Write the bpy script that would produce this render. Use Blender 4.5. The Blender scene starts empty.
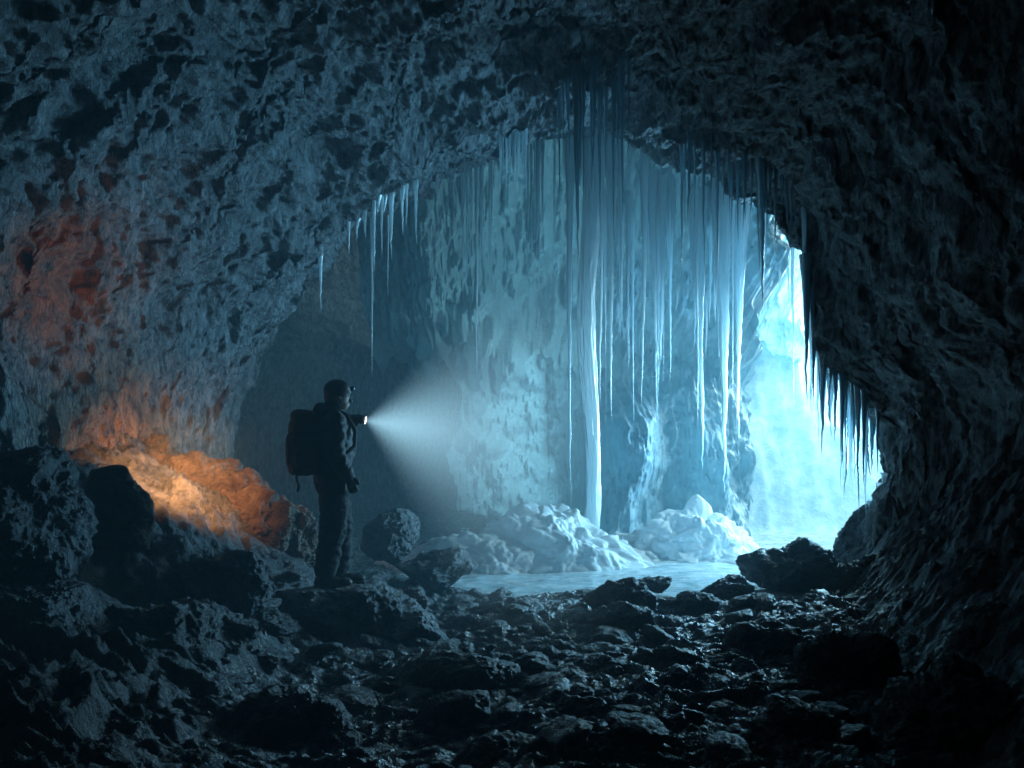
import bpy, math, random
import numpy as np
from mathutils import Vector, Matrix, Euler
random.seed(7); rng=np.random.RandomState(7)
C=bpy.context.scene.collection
CAMZ=1.5; F=796.4
def P(px,py,Y): return Vector(((px-512)/F*Y, Y, CAMZ+(460-py)/F*Y))
def sstep(a,b,x):
    t=np.clip((x-a)/(b-a),0,1); return t*t*(3-2*t)
# ---------------- noise
GR=rng.normal(size=(256,3)); GR/=np.linalg.norm(GR,axis=1)[:,None]
PERM=rng.permutation(256).astype(np.int64); PERM=np.concatenate([PERM]*3)
ROT=np.array(Euler((.7,.5,.9)).to_matrix())
def perlin(p):
    p=p@ROT
    pi=np.floor(p).astype(np.int64); f=p-pi; pi&=255
    u=f*f*f*(f*(f*6-15)+10)
    def g(i,j,k):
        h=PERM[PERM[PERM[(pi[:,0]+i)&255]+((pi[:,1]+j)&255)]+((pi[:,2]+k)&255)]
        G=GR[h]; return G[:,0]*(f[:,0]-i)+G[:,1]*(f[:,1]-j)+G[:,2]*(f[:,2]-k)
    def L(a,b,t): return a+(b-a)*t
    x0=L(L(g(0,0,0),g(1,0,0),u[:,0]),L(g(0,1,0),g(1,1,0),u[:,0]),u[:,1])
    x1=L(L(g(0,0,1),g(1,0,1),u[:,0]),L(g(0,1,1),g(1,1,1),u[:,0]),u[:,1])
    return L(x0,x1,u[:,2])*1.6
def fbm(p,o=4,g=.5):
    a=1;s=0;f=1
    for i in range(o): s=s+a*perlin(p*f+i*17.3); a*=g; f*=2.03
    return s
def ridge(p,o=4,g=.5):
    a=1;s=0;f=1
    for i in range(o): s=s+a*(1-2*np.abs(perlin(p*f+i*31.7))); a*=g; f*=2.07
    return s
JIT=rng.rand(256,3)
def voro(p):
    p=p@ROT
    pi=np.floor(p).astype(np.int64); best=np.full(len(p),9.);
    for i in (-1,0,1):
        for j in (-1,0,1):
            for k in (-1,0,1):
                c=pi+np.array([i,j,k]); h=PERM[PERM[PERM[c[:,0]&255]+(c[:,1]&255)]+(c[:,2]&255)]
                d=((c+JIT[h]-p)**2).sum(1); best=np.minimum(best,d)
    return np.sqrt(best)
# ---------------- mesh helpers
def mesh_np(name,V,Fq,mat=None,smooth=True,parent=None):
    me=bpy.data.meshes.new(name); V=np.asarray(V,dtype=np.float32); Fq=np.asarray(Fq,dtype=np.int32)
    n,k=Fq.shape
    me.vertices.add(len(V)); me.vertices.foreach_set('co',V.ravel())
    me.loops.add(n*k); me.loops.foreach_set('vertex_index',Fq.ravel())
    me.polygons.add(n); me.polygons.foreach_set('loop_start',np.arange(n,dtype=np.int32)*k)
    me.polygons.foreach_set('use_smooth',np.full(n,smooth))
    me.update(calc_edges=True); me.validate()
    o=bpy.data.objects.new(name,me); C.objects.link(o)
    if mat: me.materials.append(mat)
    if parent: o.parent=parent
    return o
def gridfaces(nu,nv,wrap=False):
    i=np.arange(nu if wrap else nu-1)[:,None]; j=np.arange(nv-1)[None,:]
    a=i*nv+j; b=((i+1)%nu)*nv+j
    return np.stack([a,b,b+1,a+1],-1).reshape(-1,4)
def tag(o,label,cat,group=None):
    o['label']=label; o['category']=cat
    if group: o['group']=group
    return o
def struct(o): o['kind']='structure'; return o
def empty(name,loc,label,cat,rz=0):
    o=bpy.data.objects.new(name,None); C.objects.link(o); o.location=loc; o.rotation_euler=(0,0,rz); tag(o,label,cat); return o
# ---------------- materials
def newmat(n):
    m=bpy.data.materials.new(n); m.use_nodes=True; nt=m.node_tree; nt.nodes.clear(); return m,nt,nt.nodes,nt.links
def rockmat(name,c0,c1,r0=.4,r1=.7,bs=1.0,stain=False,scale=1.0,zs=1.0,spec=.5,cs=2.2,bd=.13,nb=9,p0=.36,p1=.64,dry=False):
    m,nt,N,L=newmat(name)
    out=N.new('ShaderNodeOutputMaterial'); b=N.new('ShaderNodeBsdfPrincipled'); L.new(b.outputs[0],out.inputs[0])
    gm=N.new('ShaderNodeNewGeometry'); mp=N.new('ShaderNodeMapping'); mp.inputs['Scale'].default_value=(1,1,zs); L.new(gm.outputs['Position'],mp.inputs[0]); co=mp.outputs[0]
    def noise(s,d,r=.6):
        n=N.new('ShaderNodeTexNoise'); n.inputs['Scale'].default_value=s*scale; n.inputs['Detail'].default_value=d; n.inputs['Roughness'].default_value=r
        L.new(co,n.inputs['Vector']); return n.outputs['Fac']
    n2=noise(cs,6,.78)
    cr=N.new('ShaderNodeValToRGB'); cr.color_ramp.elements[0].position=p0; cr.color_ramp.elements[0].color=(*c0,1)
    cr.color_ramp.elements[1].position=p1; cr.color_ramp.elements[1].color=(*c1,1); L.new(n2,cr.inputs[0])
    col=cr.outputs[0]
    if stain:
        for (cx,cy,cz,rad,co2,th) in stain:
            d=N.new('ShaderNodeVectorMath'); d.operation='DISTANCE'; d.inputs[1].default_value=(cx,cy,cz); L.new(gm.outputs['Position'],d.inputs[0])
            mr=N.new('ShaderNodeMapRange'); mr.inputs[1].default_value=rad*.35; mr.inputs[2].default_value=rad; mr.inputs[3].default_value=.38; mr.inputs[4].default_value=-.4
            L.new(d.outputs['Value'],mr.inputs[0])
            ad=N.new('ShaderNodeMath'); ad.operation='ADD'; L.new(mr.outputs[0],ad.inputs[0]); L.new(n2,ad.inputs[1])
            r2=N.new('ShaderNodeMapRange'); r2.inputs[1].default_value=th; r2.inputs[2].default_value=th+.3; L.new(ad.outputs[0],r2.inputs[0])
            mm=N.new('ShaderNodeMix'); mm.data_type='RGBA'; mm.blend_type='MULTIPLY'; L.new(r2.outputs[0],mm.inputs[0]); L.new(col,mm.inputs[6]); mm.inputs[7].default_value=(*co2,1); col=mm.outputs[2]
    L.new(col,b.inputs['Base Color'])
    mr=N.new('ShaderNodeMapRange'); mr.inputs[1].default_value=.3; mr.inputs[2].default_value=.7; mr.inputs[3].default_value=r0; mr.inputs[4].default_value=r1
    L.new(n2,mr.inputs[0]); rg=mr.outputs[0]
    if dry:
        sx=N.new('ShaderNodeSeparateXYZ'); L.new(gm.outputs['Position'],sx.inputs[0])
        m2=N.new('ShaderNodeMapRange'); m2.inputs[1].default_value=.2; m2.inputs[2].default_value=.55; m2.inputs[3].default_value=0; m2.inputs[4].default_value=.45; L.new(sx.outputs[2],m2.inputs[0])
        ad=N.new('ShaderNodeMath'); ad.operation='ADD'; L.new(rg,ad.inputs[0]); L.new(m2.outputs[0],ad.inputs[1]); rg=ad.outputs[0]
    L.new(rg,b.inputs['Roughness'])
    b.inputs['Specular IOR Level'].default_value=spec
    bp=N.new('ShaderNodeBump'); bp.inputs['Strength'].default_value=1*bs; bp.inputs['Distance'].default_value=bd; L.new(noise(nb,6,.74),bp.inputs['Height'])
    L.new(bp.outputs[0],b.inputs['Normal'])
    return m
def icemat(name,col,tcol,trans=.35,rough=.2,gl=.12,bump=.5,scale=6,zs=.3,dark=None):
    m,nt,N,L=newmat(name)
    out=N.new('ShaderNodeOutputMaterial'); b=N.new('ShaderNodeBsdfDiffuse'); t=N.new('ShaderNodeBsdfTranslucent'); g=N.new('ShaderNodeBsdfGlossy')
    t.inputs[0].default_value=(*tcol,1); g.inputs['Roughness'].default_value=rough
    gm=N.new('ShaderNodeNewGeometry'); mp=N.new('ShaderNodeMapping'); mp.inputs['Scale'].default_value=(1,1,zs); L.new(gm.outputs['Position'],mp.inputs[0])
    n=N.new('ShaderNodeTexNoise'); n.inputs['Scale'].default_value=scale; n.inputs['Detail'].default_value=4; n.inputs['Roughness'].default_value=.65; L.new(mp.outputs[0],n.inputs['Vector'])
    cr=N.new('ShaderNodeValToRGB'); cr.color_ramp.elements[0].position=.3; cr.color_ramp.elements[1].position=.68
    d=dark or tuple(c*.45 for c in col); cr.color_ramp.elements[0].color=(*d,1); cr.color_ramp.elements[1].color=(*col,1)
    L.new(n.outputs['Fac'],cr.inputs[0]); L.new(cr.outputs[0],b.inputs[0])
    bp=N.new('ShaderNodeBump'); bp.inputs['Strength'].default_value=bump; bp.inputs['Distance'].default_value=.05; L.new(n.outputs['Fac'],bp.inputs['Height'])
    for x in (b,g,t): L.new(bp.outputs[0],x.inputs['Normal'])
    m1=N.new('ShaderNodeMixShader'); m1.inputs[0].default_value=trans; L.new(b.outputs[0],m1.inputs[1]); L.new(t.outputs[0],m1.inputs[2])
    fr=N.new('ShaderNodeFresnel'); fr.inputs[0].default_value=1.31; ad=N.new('ShaderNodeMath'); ad.operation='ADD'; ad.inputs[1].default_value=gl; L.new(fr.outputs[0],ad.inputs[0])
    m2=N.new('ShaderNodeMixShader'); L.new(ad.outputs[0],m2.inputs[0]); L.new(m1.outputs[0],m2.inputs[1]); L.new(g.outputs[0],m2.inputs[2]); L.new(m2.outputs[0],out.inputs[0])
    return m
def plain(name,col,rough=.7,metal=0,bump=0,bscale=60,emit=0):
    m,nt,N,L=newmat(name)
    out=N.new('ShaderNodeOutputMaterial'); b=N.new('ShaderNodeBsdfPrincipled'); L.new(b.outputs[0],out.inputs[0])
    n=N.new('ShaderNodeTexNoise'); n.inputs['Scale'].default_value=bscale; n.inputs['Detail'].default_value=3
    tc=N.new('ShaderNodeTexCoord'); L.new(tc.outputs['Object'],n.inputs['Vector'])
    cr=N.new('ShaderNodeValToRGB'); cr.color_ramp.elements[0].color=(*[c*.6 for c in col],1); cr.color_ramp.elements[1].color=(*[min(1,c*1.3) for c in col],1); L.new(n.outputs['Fac'],cr.inputs[0])
    L.new(cr.outputs[0],b.inputs['Base Color']); b.inputs['Roughness'].default_value=rough; b.inputs['Metallic'].default_value=metal
    if bump:
        bp=N.new('ShaderNodeBump'); bp.inputs['Strength'].default_value=bump; bp.inputs['Distance'].default_value=.01; L.new(n.outputs['Fac'],bp.inputs['Height']); L.new(bp.outputs[0],b.inputs['Normal'])
    if emit: b.inputs['Emission Color'].default_value=(1,.97,.9,1); b.inputs['Emission Strength'].default_value=emit
    return m
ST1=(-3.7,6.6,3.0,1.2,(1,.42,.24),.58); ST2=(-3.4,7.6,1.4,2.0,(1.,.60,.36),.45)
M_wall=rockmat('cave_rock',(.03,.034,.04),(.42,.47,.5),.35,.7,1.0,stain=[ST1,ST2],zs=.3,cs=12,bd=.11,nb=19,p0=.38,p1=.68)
M_ground=rockmat('wet_rock_floor',(.02,.023,.027),(.2,.215,.235),.12,.36,1.0,zs=1,dry=True,cs=5,nb=14,bd=.1)
M_boulder=rockmat('boulder_rock',(.028,.03,.035),(.21,.225,.245),.25,.55,1.0,bd=.10,cs=5,nb=14)
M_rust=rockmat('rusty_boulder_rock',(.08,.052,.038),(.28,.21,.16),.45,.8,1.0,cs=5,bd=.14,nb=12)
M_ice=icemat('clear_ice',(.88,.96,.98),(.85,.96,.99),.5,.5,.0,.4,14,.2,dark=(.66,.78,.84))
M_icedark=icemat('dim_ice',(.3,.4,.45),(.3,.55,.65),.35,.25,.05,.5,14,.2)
M_icewall=icemat('ice_wall',(.5,.66,.73),(.45,.78,.88),.4,.45,.0,.9,6,.25,dark=(.11,.23,.3))
M_mound=icemat('frosted_ice',(.94,.97,.99),(.85,.95,1),.4,.5,.0,.25,16,1,dark=(.8,.9,.94))
M_pool=icemat('frozen_pool_ice',(.88,.95,.97),(.4,.7,.8),.05,.18,.08,.5,2.5,1,dark=(.42,.62,.68))
M_snow=icemat('snow',(.75,.88,.92),(.6,.8,.9),.1,.5,.0,1,4,1,dark=(.32,.54,.62))
# ---------------- cave shell
rim=[(-3.75,-.13),(-3.75,.75),(-3.45,1.4),(-3.05,2.0),(-2.6,2.5),(-2.1,3.05),(-1.5,3.5),(-.5,3.95),(.6,4.3),(1.48,4.25),(2.4,3.8),(3.3,3.3),(3.7,2.64),(3.95,1.76),(4.15,1.25),(4.5,.85),(4.75,.4),(4.5,-.5),(4.0,-1.5),(3.2,-2.1),(.73,-2.3),(-1.8,-2.2),(-3.5,-1.6)]
cx,cz=.73,.5
th=np.array([math.atan2(z-cz,x-cx) for x,z in rim]); R=np.array([math.hypot(x-cx,z-cz) for x,z in rim]); o_=np.argsort(th); th=th[o_];R=R[o_]
th=np.concatenate([th-2*math.pi,th,th+2*math.pi]);R=np.concatenate([R]*3)
NT=1600
T=np.linspace(-math.pi,math.pi,NT,endpoint=False)
Ys=np.concatenate([np.linspace(-6,4,50,endpoint=False),np.linspace(4,10.4,370,endpoint=False),np.linspace(10.4,13.5,110,endpoint=False),np.linspace(13.5,23.5,90)])
RT=np.interp(T,th,R)
s1=np.interp(Ys,[-6,-5.5,-4,0,5,8,10,10.4,11.0,12.0,15,18,22,23.5],[.02,.9,1.25,1.25,1.12,1.03,1.0,1.04,1.35,1.6,1.85,1.8,1.4,.02])
s2=np.interp(Ys,[-6,-5.5,-4,0,5,8,10,11,12,13,15,18,22,23.5],[.02,.9,1.25,1.25,1.12,1.03,1.0,1.07,1.16,1.38,1.8,1.9,1.5,.02])
TT,YY=np.meshgrid(T,Ys,indexing='ij'); RR=np.broadcast_to(RT[:,None],TT.shape)
k_=sstep(.35,.85,np.cos(TT)); SS=s2[None,:]*(1-k_)+s1[None,:]*k_; RR=RR*SS
dx=np.cos(TT);dz=np.sin(TT)
p=np.stack([cx+RR*dx,YY,CAMZ+cz+RR*dz],-1).reshape(-1,3)
q=p*np.array([1,1,.5])
w=np.stack([fbm(q*.8+5,2),fbm(q*.8+25,2),fbm(q*.8+45,2)],-1)
q2=q+.12*w
D=.28*fbm(q2*.45,3)+.17*fbm(q2*.95+3,3,.55)+.04*ridge(q2*2.3+9,6,.62)
D=D+.055*ridge(p*np.array([3.8,3.8,.7])+70,5,.6)+.06*ridge(p*np.array([1.4,1.4,.28])+20,3,.55)-.13
dirv=np.stack([dx,np.zeros_like(dx),dz],-1).reshape(-1,3)
V=p-dirv*D[:,None]; V[:,1]+=.22*fbm(q2*1.1+60,5,.6)
Fq=gridfaces(NT,len(Ys),True)
ctr=V[Fq].mean(1)
hole=((ctr[:,1]>13.3)&(ctr[:,0]>4.4)&(ctr[:,2]>-.2))
cave=struct(mesh_np('cave_wall',V,Fq[~hole][:,::-1],M_wall))
# ---------------- ground
def gheight(X,Y,detail=True):
    xr=np.interp(Y,[0,3,4,8,10,11,12],[1.5,1.8,2.3,3.4,4.0,5.5,8]); xl=np.interp(Y,[0,3,5,8,10,12],[-.9,-.9,-1.2,-1.6,-2.4,-6])
    sl=np.interp(Y,[0,5.5,7.2,9,11],[.25,.3,.68,.8,.5])
    h=.9*np.maximum(X-xr,0)+sl*np.maximum(xl-X,0)
    pp=np.stack([X,Y,0*X],-1)
    pool=1-sstep(.85,1.15,np.minimum(np.sqrt(((X-1.8)/3.3)**2+((Y-11.3)/2.85)**2),np.sqrt(((X-6)/4.6)**2+((Y-15)/3.6)**2)))
    side=sstep(.1,.9,np.maximum(xl-X,X-xr))
    am=(1-.92*pool)*(1+.2*side)
    wp=pp+.2*np.stack([fbm(pp*1.3+7,2),fbm(pp*1.3+33,2),0*X],-1)
    h=h+am*(.06*fbm(pp*.7+2,3)+.05*ridge(wp*np.array([1.7,2.9,1])+4,5,.64)+.028*fbm(wp*7,4,.65)+.03*(1-1.3*voro(wp*4+3)**1.5)+.014*(1-1.3*voro(wp*9+3)**1.5))
    h=h+side*(.14*fbm(pp*1.1+40,3,.5)+.065*ridge(wp*2.4+60,5,.66))
    h=h-.03-.16*pool
    return h
gx=np.linspace(-7,11,800); gy=np.concatenate([np.linspace(-6,2.5,50,endpoint=False),2.5*(24/2.5)**np.linspace(0,1,700)])
GX,GY=np.meshgrid(gx,gy,indexing='ij'); H=gheight(GX.ravel(),GY.ravel())
ground=struct(mesh_np('ground',np.stack([GX.ravel(),GY.ravel(),H],-1),gridfaces(len(gx),len(gy)),M_ground))
px_=np.linspace(-2.4,11,260); py_=np.linspace(8.0,19,230); a,b_=np.meshgrid(px_,py_,indexing='ij')
pq=np.stack([a.ravel(),b_.ravel(),0*a.ravel()],-1)
pz=.02*fbm(pq*1.5,4)+.014*ridge(pq*np.array([2.5,4,1]),4,.6)-.25*sstep(9.0,8.1,pq[:,1])
struct(mesh_np('frozen_pool',np.stack([a.ravel(),b_.ravel(),pz-.02],-1),gridfaces(260,230),M_pool))
a,b_=np.meshgrid(np.linspace(2,22,260),np.linspace(14.5,34,260),indexing='ij')
pp=np.stack([a.ravel(),b_.ravel(),0*a.ravel()],-1)
k1=sstep(15.5,19,pp[:,1])
z=.05+np.maximum(pp[:,1]-16.8,0)*1.9+.6*fbm(pp*.4,4)*k1+.6*ridge(pp*np.array([1.2,.6,1]),5,.62)*k1-.45*(1-sstep(15.5,17.2,pp[:,1]))
struct(mesh_np('snow_slope',np.stack([pp[:,0],pp[:,1],z],-1),gridfaces(260,260),M_snow))
# ---------------- ice wall behind the curtain
nx,nz=720,520
X,Z=np.meshgrid(np.linspace(-3.6,6.6,nx),np.linspace(-1.7,8,nz),indexing='ij'); X=X.ravel();Z=Z.ravel()
pp=np.stack([X,0*X,Z],-1); wv=.35*fbm(pp*.9,3)
up=sstep(1.6,3.6,Z+.7*fbm(pp*np.array([1.4,1,.8])+8,3))*(1-.85*sstep(4.3,5.4,X+wv))
Y=16.0-2.4*up-.75*np.maximum(Z-3.2,0)+9.5*(sstep(2.9,-3.4,X+wv-.2*np.clip(Z,0,4))**1.5)*(1-.3*up)+ (2.8*sstep(3.9,5.8,X+wv))*(1-up)
Y-=2.3*np.exp(-np.abs((X-1.95-.08*Z)/.72)**2.6)*sstep(1.75,.5,Z)
Y-=1.5*np.exp(-((X-3.6+.15*Z)/.6)**2)*sstep(2.2,.6,Z)
Y-=.9*np.exp(-((X-4.9)/.4)**2)*sstep(2.2,.4,Z)
Y-=.13*ridge(pp*np.array([2.0,1,.25])+3,4,.6)+.05*ridge(pp*np.array([6,1,.6])+13,3,.6)
Y-=.45*fbm(pp*np.array([1.1,1,.7])+13,4,.55)+.10*ridge(pp*np.array([2.4,1,1.6])+50,4,.6)
icewall=mesh_np('ice_wall',np.stack([X,Y,CAMZ+Z],-1),gridfaces(nx,nz),M_icewall)
tag(icewall,'bulging pale blue ice wall behind the curtain of icicles','ice wall')
# ---------------- ice mounds
def ico(sub):
    import bmesh
    bm=bmesh.new(); bmesh.ops.create_icosphere(bm,subdivisions=sub,radius=1)
    V=np.array([v.co[:] for v in bm.verts]); Fc=np.array([[v.index for v in f.verts] for f in bm.faces]); bm.free(); return V,Fc
I7=ico(7); I6=ico(6); I4=ico(4)
def mound(c,size,seed,label):
    V,Fc=I7; n=V.copy(); S=np.array(size)
    lump=1+.28*fbm(n*1.2+seed,2)
    v=n*lump[:,None]*S
    v[:,:2]*=(1+.35*np.exp(-np.maximum(v[:,2],0)/.18))[:,None]
    wv=v+.2*np.stack([fbm(v*2.0+1,2),fbm(v*2.0+21,2),fbm(v*2.0+41,2)],-1)
    f1=lambda x:1-np.minimum(voro(x),1)**2
    d=.17*f1(wv*2.4+seed)+.10*f1(wv*5+seed)+.04*f1(wv*11+seed)+.015*f1(v*22+seed)-.14
    v=v+n*d[:,None]
    o=mesh_np('ice_mound',v,Fc,M_mound); o.location=c; tag(o,label,'ice mound'); return o
mound((.55,11.7,-.05),(1.15,.8,.74),3.3,'wide frothy white ice mound at the foot of the tall ice column')
mound((-.45,11.3,-.08),(.95,.6,.44),9.3,'low ice hump at the left end of the wide frothy mound')
mound((2.8,12.4,-.05),(.85,.6,.74),6.1,'smaller peaked white ice mound beside the bright opening')
mound((1.75,12.5,-.1),(.7,.45,.36),14.1,'low frothy ice heap filling the gap between the two larger ice mounds')
# ---------------- boulders
def rock_mesh(seed,size,base=I6,flat=None,amp=1.0):
    r=np.random.RandomState(seed); V,Fc=base; n=V
    K=16; N_=r.normal(size=(K,3)); N_/=np.linalg.norm(N_,axis=1)[:,None]; h=r.uniform(.68,1.0,K)
    dots=n@N_.T; rr=np.where(dots>.05,h/np.maximum(dots,.05),9.)
    k=15.; rad=-np.log(np.exp(-k*np.minimum(rr,3)).sum(1)+np.exp(-k*1.15))/k
    v=n*rad[:,None]*np.array(size)
    sc=1/np.mean(size); sd=seed*3.7
    d=.14*fbm(v*sc*1.2+sd,3)+.055*ridge(v*sc*2.0+sd,5,.6)+.02*fbm(v*sc*9+sd,4,.6)
    v=v+n*(d*np.mean(size)*amp)[:,None]
    if flat is not None:
        top=v[:,2].max()*flat; e=np.maximum(v[:,2]-top,0); v[:,2]=np.minimum(v[:,2],top)+e*.2
    return v,Fc
def boulder(px,pt,pb,wpx,Y,label,seed,dep=1.0,mat=None,flat=None,base=I6,amp=1.0):
    w=wpx*Y/F/2; h=(pb-pt)*Y/F/2
    c=P(px,(pt+pb)/2,Y)
    v,Fc=rock_mesh(seed,(w*1.05,w*dep,h*1.12),base,flat,amp)
    o=mesh_np('boulder',v,Fc,mat or M_boulder); o.location=c; tag(o,label,'boulder'); return o
prock=boulder(350,566,680,135,6.75,'rough raised rock ledge under the feet of the person',11,.8,flat=.8,base=I7,amp=1.6)
BL=[(16,445,600,115,5.0,'tall dark boulder at the left edge of the cave below the orange lit wall',21,1.1),
(112,480,550,72,6.0,'rounded boulder standing in front of the orange lit rocks on the left',22,1.1),
(45,590,700,135,4.6,'broad dark boulder low on the left edge of the picture',23,1.2),
(175,612,700,150,5.1,'long sloping dark boulder below the orange rocks, left of the person',24,1.3),
(100,700,800,190,3.9,'very large dark rock filling the bottom left corner',25,1.2),
(290,700,790,150,4.2,'ridged dark rock slab at the bottom, below the rock ledge of the person',26,1.3),
(225,558,612,94,6.0,'angular rock just left of the boots of the person',27,1.2),
(390,514,560,54,9.2,'grey rock lump in the mist right behind the person',28,1.2),
(440,552,584,76,9.0,'low rock left of the frozen pool',29,1.3),
(412,618,655,62,6.4,'small rounded stone right of the rock ledge',30,1.1),
(462,656,690,90,5.3,'flat oval stone in the middle of the floor below the small rounded stone',31,1.2),
(457,690,738,60,4.6,'pointed pyramid stone in the bottom middle of the floor',32,1.1),
(500,745,790,90,4.0,'dark low stone cut by the bottom edge of the picture near the middle',33,1.2),
(618,584,624,58,7.4,'twin humped dark rock in front of the frozen pool',34,1.4),
(616,606,626,60,6.9,'thin flat stone in front of the twin humped rock',35,1.1),
(790,548,592,88,9.2,'wide low dark rock silhouetted against the bright opening, left of its small neighbour',65,1.4),
(836,562,594,44,9.0,'small low dark rock beside the right wall in front of the bright opening',74,1.2),
(732,578,602,46,8.4,'angular rock left of the two dark rocks by the bright opening',37,1.5),
(700,594,618,48,7.8,'small dark stone below the angular rock near the pool',38,1.2),
(770,622,664,74,6.2,'mid sized rock at the foot of the dark right wall',39,1.3),
(850,632,706,100,5.3,'large boulder against the dark right wall',40,1.2),
(950,680,800,150,4.2,'huge dark boulder in the bottom right corner',41,1.2),
(1008,610,670,85,4.9,'dark upright boulder at the right edge above the huge one',42,1.2),
(660,652,676,60,5.8,'flat stone on the wet floor right of the middle',44,1.2),
(735,655,690,60,5.8,'low stone beside the large boulder on the right',45,1.2),
(580,702,725,50,4.7,'small flat stone on the wet floor near the bottom middle',46,1.2),
(690,742,775,80,4.1,'low dark stone at the bottom edge right of the middle',47,1.3),
(800,705,755,84,4.3,'half buried rock in front of the large boulder on the right',48,1.3),
(55,505,570,70,5.6,'dark knobby boulder between the tall left boulder and the orange rocks',49,1.2),
(262,612,642,72,5.9,'small slanted rock below the angular rock by the boots',50,1.3),
(650,578,590,44,8.4,'low rock shelf breaking the near edge of the frozen pool',51,1.3),
(868,554,600,44,8.8,'dark rock at the foot of the arch right of the two dark rocks',53,1.4),
(540,640,664,54,6.1,'low stone on the wet floor right of the flat oval stone',54,1.2),
(590,655,680,60,5.6,'broad flat stone on the wet floor in the middle of the picture',55,1.2),
(400,590,616,60,7.4,'low stone beside the right side of the rock ledge',56,1.2),
(500,600,622,56,7.6,'low dark stone between the rock ledge and the pool',57,1.2),
]
for (px,pt,pb,w_,Y_,lb,sd,am_) in BL: boulder(px,pt,pb,w_,Y_,lb,sd,.85,base=I7 if w_>90 else I6,amp=am_)
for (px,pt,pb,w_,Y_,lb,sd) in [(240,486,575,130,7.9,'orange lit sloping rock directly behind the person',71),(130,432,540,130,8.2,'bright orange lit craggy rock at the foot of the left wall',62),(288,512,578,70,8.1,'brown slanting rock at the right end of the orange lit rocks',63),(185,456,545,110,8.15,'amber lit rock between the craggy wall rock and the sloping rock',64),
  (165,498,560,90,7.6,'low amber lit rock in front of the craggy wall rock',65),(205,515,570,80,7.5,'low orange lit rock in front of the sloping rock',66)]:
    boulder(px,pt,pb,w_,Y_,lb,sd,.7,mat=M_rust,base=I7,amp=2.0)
sm=[]
for k in range(7):
    v,Fc=rock_mesh(200+k,(1,1,.7),I4,amp=1.4); sm.append((v,Fc))
smesh=[]
for v,Fc in sm:
    o=mesh_np('stone',v,Fc,M_boulder); smesh.append(o.data); bpy.data.objects.remove(o)
for k in range(230):
    Yk=3.6+4.8*random.random()**.8; u=random.uniform(-.36,.46); Xk=u*Yk
    z_=float(gheight(np.array([Xk]),np.array([Yk]))[0]); r_=random.choice([.035,.045,.05,.06,.08,.11])*random.uniform(.8,1.3)
    o=bpy.data.objects.new('stone',random.choice(smesh)); C.objects.link(o); o.location=(Xk,Yk,z_+r_*.15); o.scale=(r_*random.uniform(.9,1.5),r_,r_*random.uniform(.5,.9)); o.rotation_euler=(random.uniform(-.3,.3),random.uniform(-.3,.3),random.uniform(0,6.3))
    tag(o,'small dark loose stone lying on the wet cave floor','stone','small loose stones on the cave floor')
bpy.context.view_layer.update()
# ---------------- icicles
def icicle_mesh(seed,sides=16,rings=48,rough=.14):
    r=np.random.RandomState(seed); t=np.linspace(0,1,rings); 
    rad=(1-t)**.85*(.5+.5*np.exp(-t*6))*(1+rough*np.interp(t,np.linspace(0,1,18),r.uniform(-1,1,18)))
    rad[-1]=.01
    bx=.0+np.cumsum(r.normal(0,.05,rings))*t; by=np.cumsum(r.normal(0,.05,rings))*t
    a=np.linspace(0,2*np.pi,sides,endpoint=False); fl=1+.13*np.sin(a*2+r.rand()*6)+.08*np.sin(a*3+r.rand()*6)
    A,TT_=np.meshgrid(a,t,indexing='ij'); RRr=rad[None,:]*fl[:,None]
    V=np.stack([RRr*np.cos(A)+bx*1.0,RRr*np.sin(A)+by*1.0,-TT_],-1).reshape(-1,3)
    return V,gridfaces(sides,rings,True)
IM={}
for mname,mt in (('a',M_ice),('b',M_icedark)):
    L_=[]
    for k in range(9):
        v,f=icicle_mesh(300+k); o=mesh_np('icicle',v,f,mt); L_.append(o.data); bpy.data.objects.remove(o)
    IM[mname]=L_
def up_hit(x,y,z0,targets):
    best=None
    for t in targets:
        ok,loc,nr,ix=t.ray_cast(Vector((x,y,z0)),Vector((0,0,1)))
        if ok and (best is None or loc.z<best): best=loc.z
    return best
def icicle(px,pb,wpx,Y,label,group,mat='a',maxlen=9,minlen=.15):
    tip=P(px,pb,Y); h=up_hit(tip.x,tip.y,tip.z,[cave,icewall])
    if h is None or h-tip.z>maxlen: return None
    L_=h-tip.z
    if L_<minlen: return None
    o=bpy.data.objects.new('icicle',random.choice(IM[mat])); C.objects.link(o)
    w=wpx*Y/F/2; e=min(.12,.2*L_)
    o.location=(tip.x,tip.y,h+e); o.scale=(w,w*random.uniform(.8,1.1),L_+e); o.rotation_euler=(0,0,random.uniform(0,6.3))
    tag(o,label,'icicle',group); return o
R_=random.uniform
for k in range(22):
    px=345+68*k/21+R_(-3,3); pb=R_(195,230) if k%3 else R_(235,275)
    icicle(px,pb,R_(6,11),R_(9.5,9.9),'icicle in the row hanging from the upper left of the arch','icicles along the upper left arch')
icicle(320,312,8,9.6,'lone short icicle low on the left side of the arch above the person',None)
for k in range(9): icicle(500+26*k/8,R_(175,210),R_(6,9),9.8,'short icicle in the small cluster at the arch top left of the centre','small icicle cluster at the arch top')
for k in range(17):
    px=561+68*k/16+R_(-3,3)
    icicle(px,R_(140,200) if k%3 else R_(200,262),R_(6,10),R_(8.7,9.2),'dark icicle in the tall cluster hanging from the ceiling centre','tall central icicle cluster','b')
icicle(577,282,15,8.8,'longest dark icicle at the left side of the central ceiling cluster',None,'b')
icicle(622,218,10,8.7,'long thin icicle at the right edge of the central ceiling cluster',None,'b')
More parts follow.
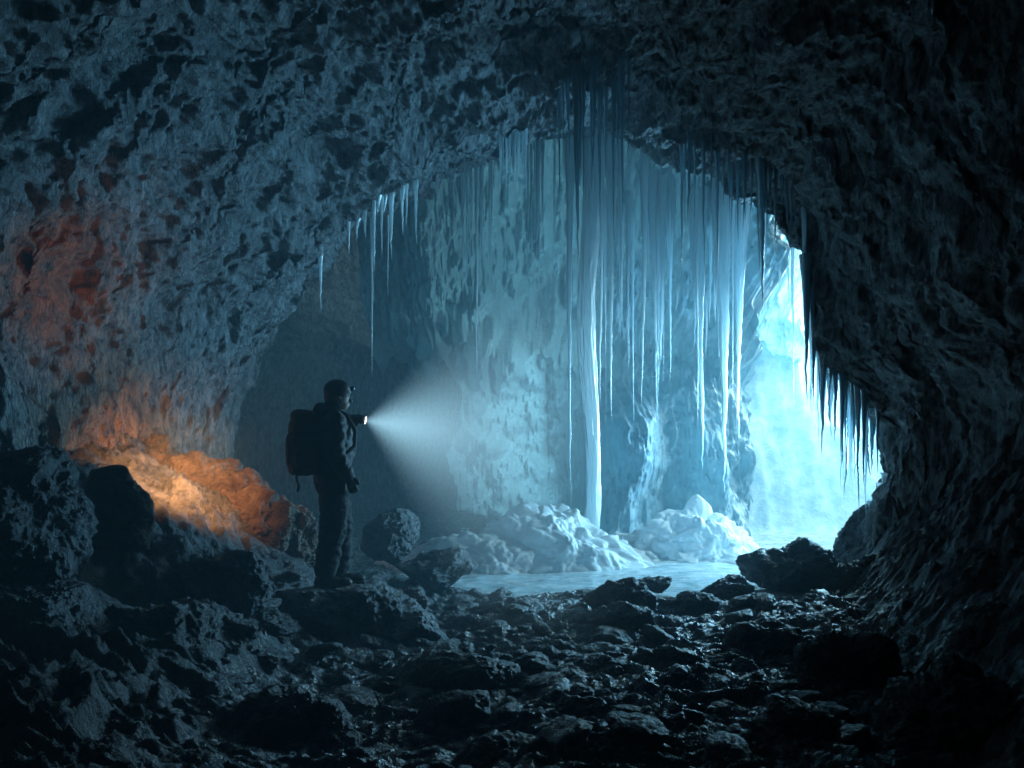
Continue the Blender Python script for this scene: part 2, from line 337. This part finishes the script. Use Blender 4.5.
for k in range(24):
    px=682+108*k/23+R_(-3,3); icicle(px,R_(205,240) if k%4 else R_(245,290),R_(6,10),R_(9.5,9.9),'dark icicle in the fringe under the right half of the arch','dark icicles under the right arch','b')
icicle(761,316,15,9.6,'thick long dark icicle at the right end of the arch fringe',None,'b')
for k in range(38):
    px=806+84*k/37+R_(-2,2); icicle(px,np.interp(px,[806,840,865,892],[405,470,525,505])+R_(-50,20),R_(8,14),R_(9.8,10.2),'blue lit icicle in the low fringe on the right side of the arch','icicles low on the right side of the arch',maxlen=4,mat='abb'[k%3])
CL=[(475,14),(525,18),(640,12),(655,9),(698,9),(720,9),(742,9),(778,10),(608,9),(670,9)]
for k in range(85):
    c0,sd_=CL[k%len(CL)]
    px=random.gauss(c0,sd_); Yk=R_(12.2,13.9); pb=R_(230,320)
    if px>560 and random.random()<.45: pb=R_(320,430)
    if px<560: pb=R_(235,310)
    icicle(px,pb,R_(5,12) if px>560 else R_(4,8),Yk,'pale blue icicle in the hanging curtain in front of the ice wall','curtain of icicles in front of the ice wall',maxlen=5)
for px,pb,w_,Yk,lb in [(570,512,14,12.4,'very long icicle at the left side of the tall ice column reaching the mound'),
  (610,420,16,12.3,'long tapering icicle just right of the tall ice column'),
  (700,470,22,12.7,'long icicle left of the lowest one in the right part of the curtain'),
  (721,492,32,12.6,'lowest hanging icicle of the curtain above the small ice mound'),
  (741,440,24,12.7,'long icicle right of the lowest one in the curtain'),
  (652,385,16,12.7,'medium long icicle in the middle of the curtain'),
  (477,382,8,12.8,'single long thin icicle in the dark left part of the curtain'),
  (372,378,8,11.3,'single long thin icicle hanging in the misty left chamber'),
  (388,300,7,11.3,'thin icicle beside the single long one in the misty left chamber')]:
    icicle(px,pb,w_,Yk,lb,None)
def column(px,pt,pb,wpx,Y,seed,label):
    t=P(px,pt,Y); b=P(px,pb,Y); sides,rings=120,260
    a=np.linspace(0,2*np.pi,sides,endpoint=False); u=np.linspace(0,1,rings); A,U=np.meshgrid(a,u,indexing='ij')
    z=t.z+(b.z-t.z)*U; w=wpx*Y/F/2
    prof=np.interp(U,[0,.12,.5,.85,1],[1.4,1.1,1.0,.8,.85])
    pp=np.stack([np.cos(A)*1.5,np.sin(A)*1.5,z*.45+seed],-1).reshape(-1,3)
    n=(.25*fbm(pp,4,.6)+.05*fbm(pp*np.array([3,3,6]),3)).reshape(A.shape)
    Rr=w*prof*(1+n)
    V=np.stack([t.x+Rr*np.cos(A)+.05*np.sin(z*1.3),t.y+Rr*np.sin(A),z],-1).reshape(-1,3)
    V-=np.array([t.x,t.y,b.z]); o=mesh_np('ice_column',V,gridfaces(sides,rings,True),M_ice); o.location=(t.x,t.y,b.z); tag(o,label,'ice column')
column(590,110,530,17,12.2,4,'tall pale blue ice column from ceiling to ice mound')
# ---------------- person
def capsule(p1,r1,p2,r2,n=16,m=6):
    p1=np.array(p1,float);p2=np.array(p2,float); d=p2-p1; L_=np.linalg.norm(d); d/=max(L_,1e-6)
    a=np.cross(d,[0,0,1.]) if abs(d[2])<.9 else np.cross(d,[1.,0,0]); a/=np.linalg.norm(a); b=np.cross(d,a)
    rings=[]
    for k in range(m+1):
        f=-math.pi/2+math.pi/2*k/m; rings.append((p1+d*r1*math.sin(f),max(r1*math.cos(f),1e-4)))
    for k in range(m+1):
        f=math.pi/2*k/m; rings.append((p2+d*r2*math.sin(f),max(r2*math.cos(f),1e-4)))
    ang=np.linspace(0,2*np.pi,n,endpoint=False)
    V=np.concatenate([c+r*(np.cos(ang)[:,None]*a+np.sin(ang)[:,None]*b) for c,r in rings])
    Fs=[]
    for i in range(len(rings)-1):
        for j in range(n): Fs.append((i*n+j,i*n+(j+1)%n,(i+1)*n+(j+1)%n,(i+1)*n+j))
    Fs.append(tuple(range(n))[::-1]); Fs.append(tuple(range((len(rings)-1)*n,len(rings)*n)))
    return V,Fs
def ell(c,r,rot=(0,0,0),pw=1.0,n=24):
    u=np.linspace(0,2*np.pi,n,endpoint=False); v=np.linspace(-math.pi/2+.02,math.pi/2-.02,n//2+1)
    sp=lambda x:np.sign(x)*np.abs(x)**pw
    V=np.array([[sp(math.cos(b))*sp(math.cos(a)),sp(math.cos(b))*sp(math.sin(a)),sp(math.sin(b))] for b in v for a in u])*np.array(r)
    Rm=np.array(Euler(rot).to_matrix()); V=V@Rm.T+np.array(c)
    Fs=[]
    for i in range(len(v)-1):
        for j in range(n): Fs.append((i*n+j,i*n+(j+1)%n,(i+1)*n+(j+1)%n,(i+1)*n+j))
    Fs.append(tuple(range(n))[::-1]); Fs.append(tuple(range((len(v)-1)*n,len(v)*n)))
    return V,Fs
def blob(name,parts,mat,parent,vox=.01,smooth=4,fold=None,off=(0,0,0)):
    Vs=[];Fs=[];n0=0
    for V,Fc in parts:
        Vs+= [tuple(np.array(v)-np.array(off)) for v in V]; Fs+=[tuple(i+n0 for i in f) for f in Fc]; n0+=len(V)
    me=bpy.data.meshes.new(name); me.from_pydata(Vs,[],Fs); o=bpy.data.objects.new(name,me); C.objects.link(o)
    m=o.modifiers.new('r','REMESH'); m.mode='VOXEL'; m.voxel_size=vox
    if smooth: s_=o.modifiers.new('s','SMOOTH'); s_.iterations=smooth; s_.factor=.5
    bpy.context.view_layer.update(); d_=bpy.context.evaluated_depsgraph_get()
    nm=bpy.data.meshes.new_from_object(o.evaluated_get(d_)); o.modifiers.clear(); o.data=nm
    n=len(nm.vertices); co=np.zeros(n*3,dtype=np.float32); nm.vertices.foreach_get('co',co); co=co.reshape(-1,3).astype(float)
    if fold:
        nr=np.zeros(n*3,dtype=np.float32); nm.vertices.foreach_get('normal',nr); nr=nr.reshape(-1,3)
        amp,sc=fold; d=amp*ridge(co*np.array(sc)+11,3,.5); co=co+nr*d[:,None]; nm.vertices.foreach_set('co',co.astype(np.float32).ravel())
    nm.polygons.foreach_set('use_smooth',np.full(len(nm.polygons),True)); nm.update()
    nm.materials.clear(); nm.materials.append(mat); nm.name=name
    if parent: o.parent=parent
    return o
M_skin=plain('skin',(.22,.15,.11),.6); M_jacket=plain('jacket_cloth',(.012,.015,.02),.75,bump=.3); M_trs=plain('trouser_cloth',(.008,.009,.012),.85,bump=.3)
M_boot=plain('boot_leather',(.010,.009,.009),.6,bump=.3); M_black=plain('black_rubber',(.008,.008,.01),.7); M_hat=plain('helmet_shell',(.012,.012,.015),.5)
M_pack=plain('backpack_nylon',(.10,.035,.024),.75,bump=.4); M_strap=plain('strap_webbing',(.015,.015,.015),.8); M_metal=plain('torch_metal',(.05,.05,.055),.35,.8); M_lens=plain('torch_lens',(.9,.9,.9),.2,emit=3)
pos=P(334,585,6.8)
RZ=math.radians(16)
zs_=[]
for lo in ((-.085,-.1),(.0,-.1),(.06,-.1),(.045,.1),(.15,.1),(.2,.1)):
    v2=Matrix.Rotation(RZ,4,'Z')@Vector((lo[0],lo[1],0))
    ok,loc,nr,ix=prock.ray_cast(Vector((pos.x+v2.x,pos.y+v2.y,5))-prock.location,Vector((0,0,-1)))
    if ok: zs_.append(prock.location.z+loc.z)
if zs_: prock.location.z+=pos.z-sorted(zs_)[len(zs_)//2]
base=Vector((pos.x,pos.y,pos.z-.015))
person=empty('person',base,'person in dark jacket and helmet standing on a rock, holding a lit torch','person',RZ)
def fingers(w,dirn,side,up_,curl,r):
    d=np.array(dirn,float);d/=np.linalg.norm(d); s_=np.array(side,float); s_/=np.linalg.norm(s_); c_=np.array(up_,float); c_/=np.linalg.norm(c_); w=np.array(w,float)
    out=[capsule(w,.026+r,w+d*.045,.03+r)]
    for q in (-1,0,1): out.append(capsule(w+d*.02+s_*q*.018,.016+r,w+d*.082+s_*q*.024,.014+r))
    for i,(k,L_) in enumerate(zip((-1.5,-.5,.5,1.5),(.062,.076,.082,.074))):
        p0=w+d*.085+s_*k*.019; a1=curl*.45;a2=curl*1.1;a3=curl*1.6
        q1=p0+(d*math.cos(a1)+c_*math.sin(a1))*L_*.42; q2=q1+(d*math.cos(a2)+c_*math.sin(a2))*L_*.33; q3=q2+(d*math.cos(a3)+c_*math.sin(a3))*L_*.25
        out+= [capsule(p0,.0095+r,q1,.009+r,10,4),capsule(q1,.009+r,q2,.0085+r,10,4),capsule(q2,.0085+r,q3,.0075+r,10,4)]
    t0=w+d*.03+s_*.026; t1=t0+(s_*.8+d*.7)*.035; t2=t1+(d*.9+c_*.35*curl+s_*.15)*.032
    out+= [capsule(t0,.015+r,t1,.0115+r,10,4),capsule(t1,.0115+r,t2,.0095+r,10,4)]
    return out
nS,nE,nW=(0,-.19,1.40),(-.005,-.255,1.13),(.105,-.25,.945)
fS,fE,fW=(.02,.19,1.40),(.12,.26,1.15),(.155,.125,1.365)
handN=lambda r:fingers(nW,(.3,.02,-.9),(.85,0,.35),(.1,.95,-.1),.9,r)
handF=lambda r:fingers(fW,(.45,-.25,.75),(-.35,.3,.5),(.9,-.25,-.3),1.35,r)
headc=np.array([.035,0,1.62])
bodyp=[ell((0,0,.98),(.12,.155,.13)),ell((-.005,0,1.2),(.11,.145,.22)),ell((-.005,0,1.34),(.125,.185,.14)),
 capsule((-.01,0,1.42),.062,(.02,0,1.56),.055),
 ell(headc,(.092,.075,.115)),ell(headc+[.03,0,-.06],(.062,.055,.06)),capsule(headc+[.088,0,.005],.011,headc+[.108,0,-.03],.015),
 ell(headc+[.078,0,-.062],(.02,.03,.012)),ell(headc+[.082,0,.03],(.018,.055,.012)),
 ell(headc+[-.005,-.077,-.01],(.02,.012,.032)),ell(headc+[-.005,.077,-.01],(.02,.012,.032)),
 capsule(nS,.052,nE,.04),capsule(nE,.038,nW,.026),capsule(fS,.052,fE,.04),capsule(fE,.038,fW,.026),
 capsule((0,-.085,.92),.09,(-.02,-.1,.5),.056),capsule((-.02,-.1,.5),.056,(-.08,-.1,.1),.038),
 capsule((0,.085,.92),.09,(.05,.1,.5),.056),capsule((.05,.1,.5),.056,(.05,.1,.1),.038),
 capsule((-.09,-.1,.05),.035,(.08,-.11,.035),.028),capsule((.04,.1,.05),.035,(.21,.11,.035),.028)]+handN(0)+handF(0)
blob('body',bodyp,M_skin,person,.006,3)
M_eye=plain('eye_white',(.3,.3,.3),.2)
for sgn in (-1,1):
    blob('eye',[ell(headc+[.076,sgn*.03,.008],(.012,.013,.012))],M_eye,person,.002,1)
jk=[ell((0,0,.93),(.165,.195,.15)),ell((-.005,0,1.15),(.158,.19,.26)),ell((-.01,0,1.33),(.16,.225,.16)),capsule((-.01,0,1.4),.1,(.0,0,1.49),.08),
 capsule(nS,.09,nE,.076),capsule(nE,.076,(nW[0]-.01,nW[1],nW[2]+.01),.053),capsule(fS,.09,fE,.076),capsule(fE,.076,(fW[0]-.01,fW[1]+.01,fW[2]-.02),.053)]
blob('jacket',jk,M_jacket,person,.01,5,fold=(.010,(7,7,15)))
blob('collar',[capsule((-.02,0,1.48),.09,(.0,0,1.54),.084)],M_jacket,person,.01,2,fold=(.004,(10,10,22)))
blob('hood',[ell((-.1,0,1.50),(.07,.11,.06),(0,.4,0))],M_jacket,person,.01,3,fold=(.008,(14,14,20)))
blob('trousers',[ell((0,0,.88),(.145,.175,.13)),capsule((0,-.085,.88),.122,(-.01,-.1,.5),.102),capsule((-.01,-.1,.5),.102,(-.075,-.1,.17),.086),
 capsule((0,.085,.88),.122,(.06,.1,.5),.102),capsule((.06,.1,.5),.102,(.05,.1,.17),.086)],M_trs,person,.01,4,fold=(.012,(7,7,13)))
for (ax,ay) in ((-.085,-.1),(.045,.1)):
    b_=blob('boot',[capsule((ax,ay,.2),.056,(ax,ay,.1),.056),capsule((ax-.015,ay,.062),.05,(ax+.1,ay-.005,.055),.044),ell((ax+.16,ay-.006,.05),(.07,.05,.042)),ell((ax-.03,ay,.06),(.055,.046,.055))],M_boot,person,.007,3,fold=(.003,(20,20,30)))
    blob('sole',[ell((ax+.1,ay-.005,.018),(.135,.056,.022),pw=.6),ell((ax-.03,ay,.02),(.06,.05,.024),pw=.5)],M_black,b_,.006,1)
for h_ in (handN,handF): blob('glove',h_(.004),M_black,person,.005,2)
hb=blob('helmet',[ell(headc+[-.008,0,.055],(.118,.1,.098)),ell(headc+[.04,0,.048],(.075,.085,.014),(0,.12,0)),ell(headc+[-.05,0,.0],(.07,.088,.09))],M_hat,person,.006,2)
blob('headlamp',[ell(headc+[.118,0,.075],(.018,.03,.02),pw=.6),ell(headc+[.132,0,.073],(.01,.018,.015))],M_metal,hb,.004,1)
blob('chin_strap',[capsule(headc+[.0,-.084,.02],.006,headc+[.035,-.066,-.1],.006),capsule(headc+[.0,.084,.02],.006,headc+[.035,.066,-.1],.006),capsule(headc+[.035,-.066,-.1],.006,headc+[.035,.066,-.1],.006)],M_strap,hb,.004,0)
blob('belt',[ell((0,0,.955),(.17,.202,.022),pw=.7)],M_strap,person,.008,2)
blob('pouch',[ell((.03,-.205,.87),(.06,.035,.075),pw=.6)],M_black,person,.007,2)
Rm=Matrix.Rotation(RZ,4,'Z')
def at(lo): return base+(Rm@Vector(lo))
bo=(-.25,0,1.0)
pk=empty('backpack',at(bo),'large dark red-brown backpack worn on the back of the person','backpack',RZ)
blob('main_sack',[ell((-.25,0,1.22),(.12,.165,.25),pw=.6),ell((-.26,0,1.03),(.11,.15,.07),pw=.6)],M_pack,pk,.01,4,fold=(.009,(9,9,9)),off=bo)
blob('lid',[ell((-.24,0,1.44),(.115,.155,.06),(0,.15,0),pw=.75)],M_pack,pk,.01,3,fold=(.006,(12,12,14)),off=bo)
blob('front_pocket',[ell((-.36,0,1.16),(.035,.115,.14),pw=.6)],M_pack,pk,.008,3,fold=(.004,(14,14,14)),off=bo)
for sg in (-1,1): blob('side_pocket',[ell((-.25,sg*.17,1.1),(.075,.03,.1),pw=.6)],M_pack,pk,.008,3,fold=(.004,(14,14,14)),off=bo)
def tube(pts,r): return [capsule(pts[i],r,pts[i+1],r,10,3) for i in range(len(pts)-1)]
for sg in (-1,1):
    blob('shoulder_strap',tube([(-.14,sg*.1,1.42),(-.09,sg*.11,1.50),(-.0,sg*.115,1.515),(.1,sg*.12,1.46),(.168,sg*.13,1.33),(.158,sg*.16,1.2),(.05,sg*.21,1.1),(-.15,sg*.185,1.05)],.017),M_strap,pk,.007,2,off=bo)
    blob('hanging_strap',tube([(-.3,sg*.15,1.0),(-.31,sg*.155,.93),(-.29,sg*.15,.86),(-.3,sg*.152,.82)],.008),M_strap,pk,.004,1,off=bo)
    blob('compression_strap',tube([(-.365,sg*.172,1.3),(-.25,sg*.178,1.3),(-.14,sg*.17,1.3)],.009),M_strap,pk,.005,1,off=bo)
# torch
d=Vector((.96,-.06,-.2)).normalized(); hc=Vector((.175,.09,1.45)); a0=hc-d*.07; a1=hc+d*.03; a2=hc+d*.06
to=tuple(hc)
tr=empty('torch',at(to),'lit black hand torch held up in front of the face by the person','torch',RZ)
blob('barrel',[capsule(a0,.021,a1,.021)],M_metal,tr,.004,1,off=to)
blob('lamp_head',[capsule(a1,.028,a2,.042)],M_metal,tr,.004,1,off=to)
blob('lens',[ell(tuple(a2+d*.042),(.008,.035,.035),(0,math.atan2(.2,.96),0))],M_lens,tr,.003,1,off=to)
# beam: cone volume that glows by itself, imitating torch light in mist
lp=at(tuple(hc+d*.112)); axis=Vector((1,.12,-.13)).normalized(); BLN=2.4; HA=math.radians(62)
m,nt,N,L=newmat('beam_glow_volume'); out=N.new('ShaderNodeOutputMaterial'); em=N.new('ShaderNodeEmission'); em.inputs[0].default_value=(.4,.78,1,1)
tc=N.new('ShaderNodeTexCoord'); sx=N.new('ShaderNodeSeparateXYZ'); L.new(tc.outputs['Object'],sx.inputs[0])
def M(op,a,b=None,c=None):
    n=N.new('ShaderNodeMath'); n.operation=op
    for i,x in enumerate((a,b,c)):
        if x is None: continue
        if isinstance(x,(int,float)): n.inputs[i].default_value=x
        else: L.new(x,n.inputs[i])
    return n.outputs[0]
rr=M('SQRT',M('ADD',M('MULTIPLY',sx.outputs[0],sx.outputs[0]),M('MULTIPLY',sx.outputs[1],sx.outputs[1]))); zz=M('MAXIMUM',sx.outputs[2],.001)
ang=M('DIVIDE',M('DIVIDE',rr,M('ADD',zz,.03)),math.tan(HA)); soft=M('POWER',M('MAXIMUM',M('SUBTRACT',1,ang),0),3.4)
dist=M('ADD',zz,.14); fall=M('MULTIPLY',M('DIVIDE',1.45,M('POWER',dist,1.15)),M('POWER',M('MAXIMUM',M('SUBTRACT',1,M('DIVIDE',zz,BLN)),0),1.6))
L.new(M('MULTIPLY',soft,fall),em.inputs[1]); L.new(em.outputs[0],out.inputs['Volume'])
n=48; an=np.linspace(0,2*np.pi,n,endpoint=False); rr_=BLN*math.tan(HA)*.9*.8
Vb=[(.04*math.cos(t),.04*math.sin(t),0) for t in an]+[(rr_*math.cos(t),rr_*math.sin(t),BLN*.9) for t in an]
me=bpy.data.meshes.new('beam_glow_cone'); me.from_pydata(Vb,[],[(i,(i+1)%n,n+(i+1)%n,n+i) for i in range(n)]+[tuple(range(n))[::-1],tuple(range(n,2*n))]); me.materials.append(m)
bo_=bpy.data.objects.new('beam_glow_cone',me); C.objects.link(bo_); bo_.location=lp; bo_.rotation_euler=axis.to_track_quat('Z','Y').to_euler(); tag(bo_,'pale self-glowing cone in place of torch-lit mist in front of the person','light beam')
# ---------------- lights
def light(kind,name,loc,energy,col,target=None,**kw):
    l=bpy.data.lights.new(name,kind); l.energy=energy; l.color=col
    for k,v in kw.items(): setattr(l,k,v)
    o=bpy.data.objects.new(name,l); C.objects.link(o); o.location=loc
    if target is not None: o.rotation_euler=(Vector(target)-Vector(loc)).to_track_quat('-Z','Y').to_euler()
    return o
light('SPOT','torch_light',lp,12,(.75,.93,1),tuple(lp+axis),spot_size=math.radians(75),spot_blend=1.0,shadow_soft_size=.02)
light('AREA','lantern_light',(-2.65,6.6,1.65),32,(1,.46,.17),(-3.5,8.0,.95),size=.6,spread=math.radians(95))
light('AREA','warm_patch_fill',(-2.9,6.3,2.3),2.6,(1,.42,.18),(-3.7,6.8,3.0),size=.6,spread=math.radians(100))  # second warm lamp, added to brighten the rusty patch on the left wall
light('AREA','side_fill',(6.9,12.9,2.3),760,(.18,.6,1),(-1.8,7.2,3.0),size=2,spread=math.radians(115))  # added lamp hidden behind the rim, fills tunnel ceiling and left wall
light('SPOT','low_fill',(5.7,11.5,2.9),2300,(.42,.82,1),(2.2,12.4,1.1),spot_size=math.radians(120),spot_blend=1.0,shadow_soft_size=.3)  # added spot out of view behind the rim, brightens mounds and pool
light('AREA','ice_backlight',(7.6,19.2,4.5),2600,(.38,.78,1),(3.4,14,1.8),size=4.5)  # area lamp added behind the ice wall so the ice glows through
light('AREA','daylight_outside',(10,14,11),2100,(.48,.86,1),(6.3,18.2,1.5),size=4)
# ---------------- world
w=bpy.data.worlds.new('World'); bpy.context.scene.world=w; w.use_nodes=True; nt=w.node_tree; nt.nodes.clear()
out=nt.nodes.new('ShaderNodeOutputWorld'); bg=nt.nodes.new('ShaderNodeBackground'); bg.inputs[0].default_value=(.15,.5,.75,1); bg.inputs[1].default_value=.3; nt.links.new(bg.outputs[0],out.inputs['Surface'])
vs=nt.nodes.new('ShaderNodeVolumeScatter'); vs.inputs['Color'].default_value=(.5,.84,1,1); vs.inputs['Density'].default_value=.028; vs.inputs['Anisotropy'].default_value=.1; nt.links.new(vs.outputs[0],out.inputs['Volume'])
cam=bpy.data.cameras.new('Camera'); co=bpy.data.objects.new('Camera',cam); C.objects.link(co); co.location=(0,0,CAMZ); co.rotation_euler=(math.radians(90),0,0); cam.lens=28; cam.shift_y=76/1024; cam.clip_end=200
sc=bpy.context.scene; sc.camera=co; sc.view_settings.view_transform='Standard'; sc.view_settings.look='None'; sc.view_settings.exposure=0
